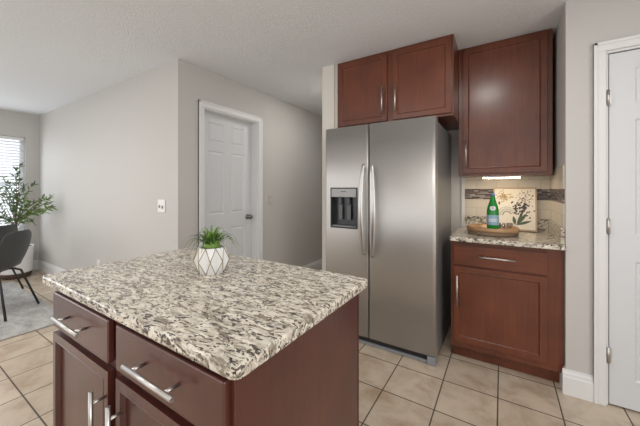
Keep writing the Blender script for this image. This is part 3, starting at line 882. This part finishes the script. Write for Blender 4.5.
# ------------------------------------------------------------------ switch plates and outlet
def plate(name, cen, axis, sgn, w_, h_, toggles, label, cat, mat=PLATE):
    """axis 'x': plate lies on a wall running in x (faces -y); 'y': faces +x"""
    t = thing(name, label, cat, cen)
    def bb(u0, u1, d0, d1, z0, z1):
        lo, hi = sorted((sgn * d0, sgn * d1))
        if axis == 'x': return bx(cen[0] + u0, cen[0] + u1, cen[1] + lo, cen[1] + hi, cen[2] + z0, cen[2] + z1)
        return bx(cen[0] + lo, cen[0] + hi, cen[1] + u0, cen[1] + u1, cen[2] + z0, cen[2] + z1)
    obj('cover_plate', bb(-w_ / 2, w_ / 2, 0.0005, 0.008, -h_ / 2, h_ / 2), mat, t, bevel=0.003)
    for (u, z, a, b, nm, mm) in toggles:
        obj(nm, bb(u - a / 2, u + a / 2, 0.0081, 0.016 if nm == 'toggle' else 0.0095, z - b / 2, z + b / 2), mm, t)
    return t
plate('light_switch', (-2.660, 1.482, 1.093), 'x', -1, 0.118, 0.118, [(-0.024, -0.004, 0.012, 0.026, 'toggle', SLOT), (0.024, -0.010, 0.012, 0.026, 'toggle', SLOT)],
      'white double switch plate on the pale wall left of the corner', 'light switch')
plate('light_switch', (-2.405, 2.672, 1.115), 'y', 1, 0.072, 0.115, [(0, 0, 0.010, 0.024, 'toggle', PLATE)],
      'single beige switch plate on the hall wall right of the closet door', 'light switch', simple('beige_plate', (0.56, 0.52, 0.47), 0.5))
plate('wall_outlet', (-3.986, 1.482, 0.365), 'x', -1, 0.072, 0.115, [(0, 0.025, 0.03, 0.028, 'socket', PLATE), (0, -0.025, 0.03, 0.028, 'socket', PLATE)],
      'white outlet low on the long pale wall above the island edge', 'outlet')

# ------------------------------------------------------------------ dining corner
def mk_rug():
    m, nt, p, N, L = new_mat('pale_woven_rug')
    n1 = noise(nt, 5, 6, 0.7, stretch=(1, 2.2, 1))
    n2 = noise(nt, 90, 3, 0.6)
    r = ramp(nt, n1.outputs['Fac'], [(0.32, (0.30, 0.30, 0.30)), (0.5, (0.48, 0.47, 0.455)), (0.68, (0.58, 0.57, 0.545))])
    r2 = ramp(nt, n2.outputs['Fac'], [(0.35, (0.75, 0.75, 0.75)), (0.6, (1.05, 1.05, 1.05))])
    L.new(mixc(nt, 1.0, r.outputs[0], r2.outputs[0], 'MULTIPLY'), p.inputs['Base Color'])
    p.inputs['Roughness'].default_value = 0.95
    b = N.new('ShaderNodeBump'); b.inputs['Strength'].default_value = 0.5; b.inputs['Distance'].default_value = 0.004
    L.new(n2.outputs['Fac'], b.inputs['Height']); L.new(b.outputs[0], p.inputs['Normal'])
    return m
RUGM = mk_rug()
rg = B(); rz = 0.008
obj('area_rug', slab(rg, -5.55, -3.49, -1.9, 1.075, 0.0005, rz, 0.02), RUGM, label='pale grey distressed rug under the dining chairs', cat='rug', loc=(-4.67, -0.4, 0.0005))
fr_ = B(); rr = random.Random(3)
y = -1.88
while y < 1.06:
    d_ = rr.uniform(0.010, 0.022)
    box(fr_, -3.4899, -3.49 + d_, y, y + 0.006, 0.0008, 0.005); y += 0.010
rug = bpy.data.objects['area_rug']
obj('fringe', fr_, simple('rug_fringe', (0.36, 0.31, 0.25), 0.9), rug, label='frayed tan rug edge')

def chair_parts(t):
    prof = [(0.235, 0.447, 0.165), (0.215, 0.456, 0.205), (0.14, 0.452, 0.225), (0.03, 0.438, 0.228), (-0.08, 0.432, 0.218), (-0.150, 0.438, 0.195), (-0.190, 0.463, 0.168), (-0.210, 0.505, 0.165),
            (-0.225, 0.560, 0.190), (-0.242, 0.640, 0.212), (-0.258, 0.720, 0.214), (-0.268, 0.775, 0.200), (-0.273, 0.805, 0.165), (-0.275, 0.820, 0.110)]
    prof = [(y + 0.06, z, hw_ * 0.94) for y, z, hw_ in prof]
    bm = B(); rows = []
    nn = 14
    for i, (y, z, hw_) in enumerate(prof):
        row = []
        seat = i < 6
        for k_ in range(nn + 1):
            s = 2 * k_ / nn - 1
            curl = 0.035 * s * s
            x = hw_ * s
            if seat: row.append(bm.verts.new((x, y, z + curl * 0.7)))
            else: row.append(bm.verts.new((x, y + curl * 1.1, z)))
        rows.append(row)
    for a, b in zip(rows, rows[1:]):
        for k_ in range(nn): bm.faces.new((a[k_], a[k_ + 1], b[k_ + 1], b[k_])).smooth = True
    sh = obj('seat_shell', bm, CHAIRG, t, smooth=True, local=True)
    so = sh.modifiers.new('thick', 'SOLIDIFY'); so.thickness = 0.009; so.offset = 0
    sb = sh.modifiers.new('sub', 'SUBSURF'); sb.levels = 1; sb.render_levels = 1
    for sx, sy in ((-1, -1), (1, -1), (-1, 1), (1, 1)):
        lb_ = B()
        tube(lb_, [(sx * 0.11, sy * 0.05 - 0.02, 0.418), (sx * 0.135, sy * 0.09 - 0.02, 0.395), (sx * 0.218, sy * 0.215, 0.0)], 0.0105, 10)
        obj('leg', lb_, BLACK, t, local=True)
    fb_ = B()
    for sx in (-1, 1): tube(fb_, [(sx * 0.11, 0.04, 0.418), (sx * 0.11, -0.08, 0.418)], 0.0105, 8)
    tube(fb_, [(-0.11, -0.02, 0.416), (0.11, -0.02, 0.416)], 0.008, 8)
    obj('leg_frame', fb_, BLACK, t, local=True)
CH = 'charcoal shell dining chairs'
RZ = math.radians(136)
ch = thing('dining_chair', 'charcoal shell dining chair with black metal legs, nearest the island', 'chair', (-4.22, 0.715, rz + 0.007), RZ, CH)
chair_parts(ch)
c2 = ch.copy(); COL.objects.link(c2)
for q in list(ch.children):
    cc = q.copy(); COL.objects.link(cc); cc.parent = c2
c2.location = (-5.02, 0.765, rz + 0.007)
c2['label'] = 'charcoal shell dining chair half hidden behind the nearer one, by the window'

# olive tree
OX, OY = -5.83, 1.17
ot = thing('potted_olive_tree', 'leafy green potted tree in a white pot in the window corner', 'plant', (OX, OY, 0))
obj('pot_shade_ring', lathe(B(), [(0.13, 0.0), (0.155, 0.02), (0.165, 0.06), (0.165, 0.075)], OX, OY, 28, 0, True), simple('brown_shade', (0.07, 0.04, 0.03), 0.6), ot, label='dark brown ring standing in for shade under the pot')  # dark ring built in place of the shadow beneath the pot
obj('pot', lathe(B(), [(0.165, 0.0755), (0.168, 0.09), (0.180, 0.38), (0.184, 0.44), (0.176, 0.44), (0.172, 0.42), (0.05, 0.42)], OX, OY, 32, 0, True), POTW, ot, smooth=False)
obj('soil', lathe(B(), [(0.170, 0.421), (0.16, 0.43)], OX, OY, 24, 0, True), SOIL, ot)
tk = B(); lf = B(); rnd = random.Random(21)
top = at(22, 226, 4.16); top.x, top.y = OX + 0.03, OY - 0.01; top.z = 0.80
tube(tk, [(OX, OY, 0.42), (OX + 0.01, OY + 0.01, 0.6), tuple(top)], [0.016, 0.014, 0.011], 8)
obj('trunk', tk, BARK, ot)
br_ = B()
def leaf3(bm, p_, d_, ln, wd, mi):
    d_ = d_.normalized(); a_ = d_.cross(Vector((rnd.uniform(-1, 1), rnd.uniform(-1, 1), rnd.uniform(-0.2, 1)))).normalized(); n_ = d_.cross(a_)
    pr_ = None
    rows = []
    for k_ in range(5):
        t = k_ / 4; w_ = wd * math.sin(PI * (0.06 + 0.9 * t)) ** 0.8
        c_ = p_ + d_ * ln * t - Vector((0, 0, ln * 0.15 * t * t))
        rows.append((bm.verts.new(c_ + a_ * w_ + n_ * w_ * 0.3), bm.verts.new(c_), bm.verts.new(c_ - a_ * w_ + n_ * w_ * 0.3)))
    for r0, r1 in zip(rows, rows[1:]):
        for q_ in (0, 1):
            f_ = bm.faces.new((r0[q_], r0[q_ + 1], r1[q_ + 1], r1[q_])); f_.material_index = mi; f_.smooth = True
tips = [(20, 166, 4.15, 0), (15, 176, 4.05, 0), (24, 186, 4.2, 0), (4, 178, 4.1, 0), (-4, 186, 4.0, 0), (9, 196, 4.1, 0), (-8, 205, 3.95, 0), (33, 184, 4.2, 0),
        (51, 197, 3.95, 1), (52, 208, 3.9, 1), (48, 203, 3.92, 1), (46, 200, 3.9, 1), (49, 207, 3.95, 1), (17, 170, 4.1, 0), (10, 184, 4.1, 0), (25, 195, 4.0, 1), (45, 212, 3.85, 1), (42, 198, 3.95, 1), (36, 214, 3.9, 1), (30, 202, 4.0, 1), (13, 208, 4.0, 0), (3, 218, 3.95, 0), (10, 222, 3.9, 0), (-6, 222, 4, 0),
        (27, 218, 4.0, 1), (18, 200, 4.1, 1), (32, 222, 3.95, 1), (22, 210, 3.95, 1), (6, 190, 4.2, 0), (-12, 175, 4.0, 0), (-16, 192, 3.9, 0)]
for (u, v, d, kd) in tips:
    tip = at(u, v, d); st_ = Vector(top) - Vector((0, 0, rnd.uniform(0, 0.12)))
    mid = (st_ + tip) / 2 + Vector((0, 0, 0.07)) + Vector((rnd.uniform(-.03, .03), rnd.uniform(-.03, .03), 0))
    pts = []
    for k_ in range(9):
        t = k_ / 8
        pts.append(st_ * (1 - t) ** 2 + mid * 2 * t * (1 - t) + tip * t * t)
    for q in pts: q.x = max(q.x, -6.05); q.y = min(q.y, 1.42)
    tube(br_, pts, [0.005 * (1 - 0.75 * k_ / 8) for k_ in range(9)], 5)
    for k_ in range(3, 9):
        for s_n in range(4):
            base = pts[k_] if k_ == 8 else pts[k_].lerp(pts[k_ + 1], rnd.random())
            tg = (pts[min(8, k_)] - pts[k_ - 1]).normalized()
            dr_ = tg * 0.8 + Vector((rnd.uniform(-1, 1), rnd.uniform(-1, 1), rnd.uniform(-0.5, 0.9)))
            ln = rnd.uniform(0.045, 0.085)
            e = base + dr_.normalized() * ln
            if e.x < -6.07 or e.y > 1.45: continue
            leaf3(lf, base, dr_, ln, rnd.uniform(0.007, 0.012), kd if rnd.random() < 0.8 else 1 - kd)
obj('branches', br_, BARK, ot)
obj('foliage', lf, [OLIVE, OLIVEB], ot)
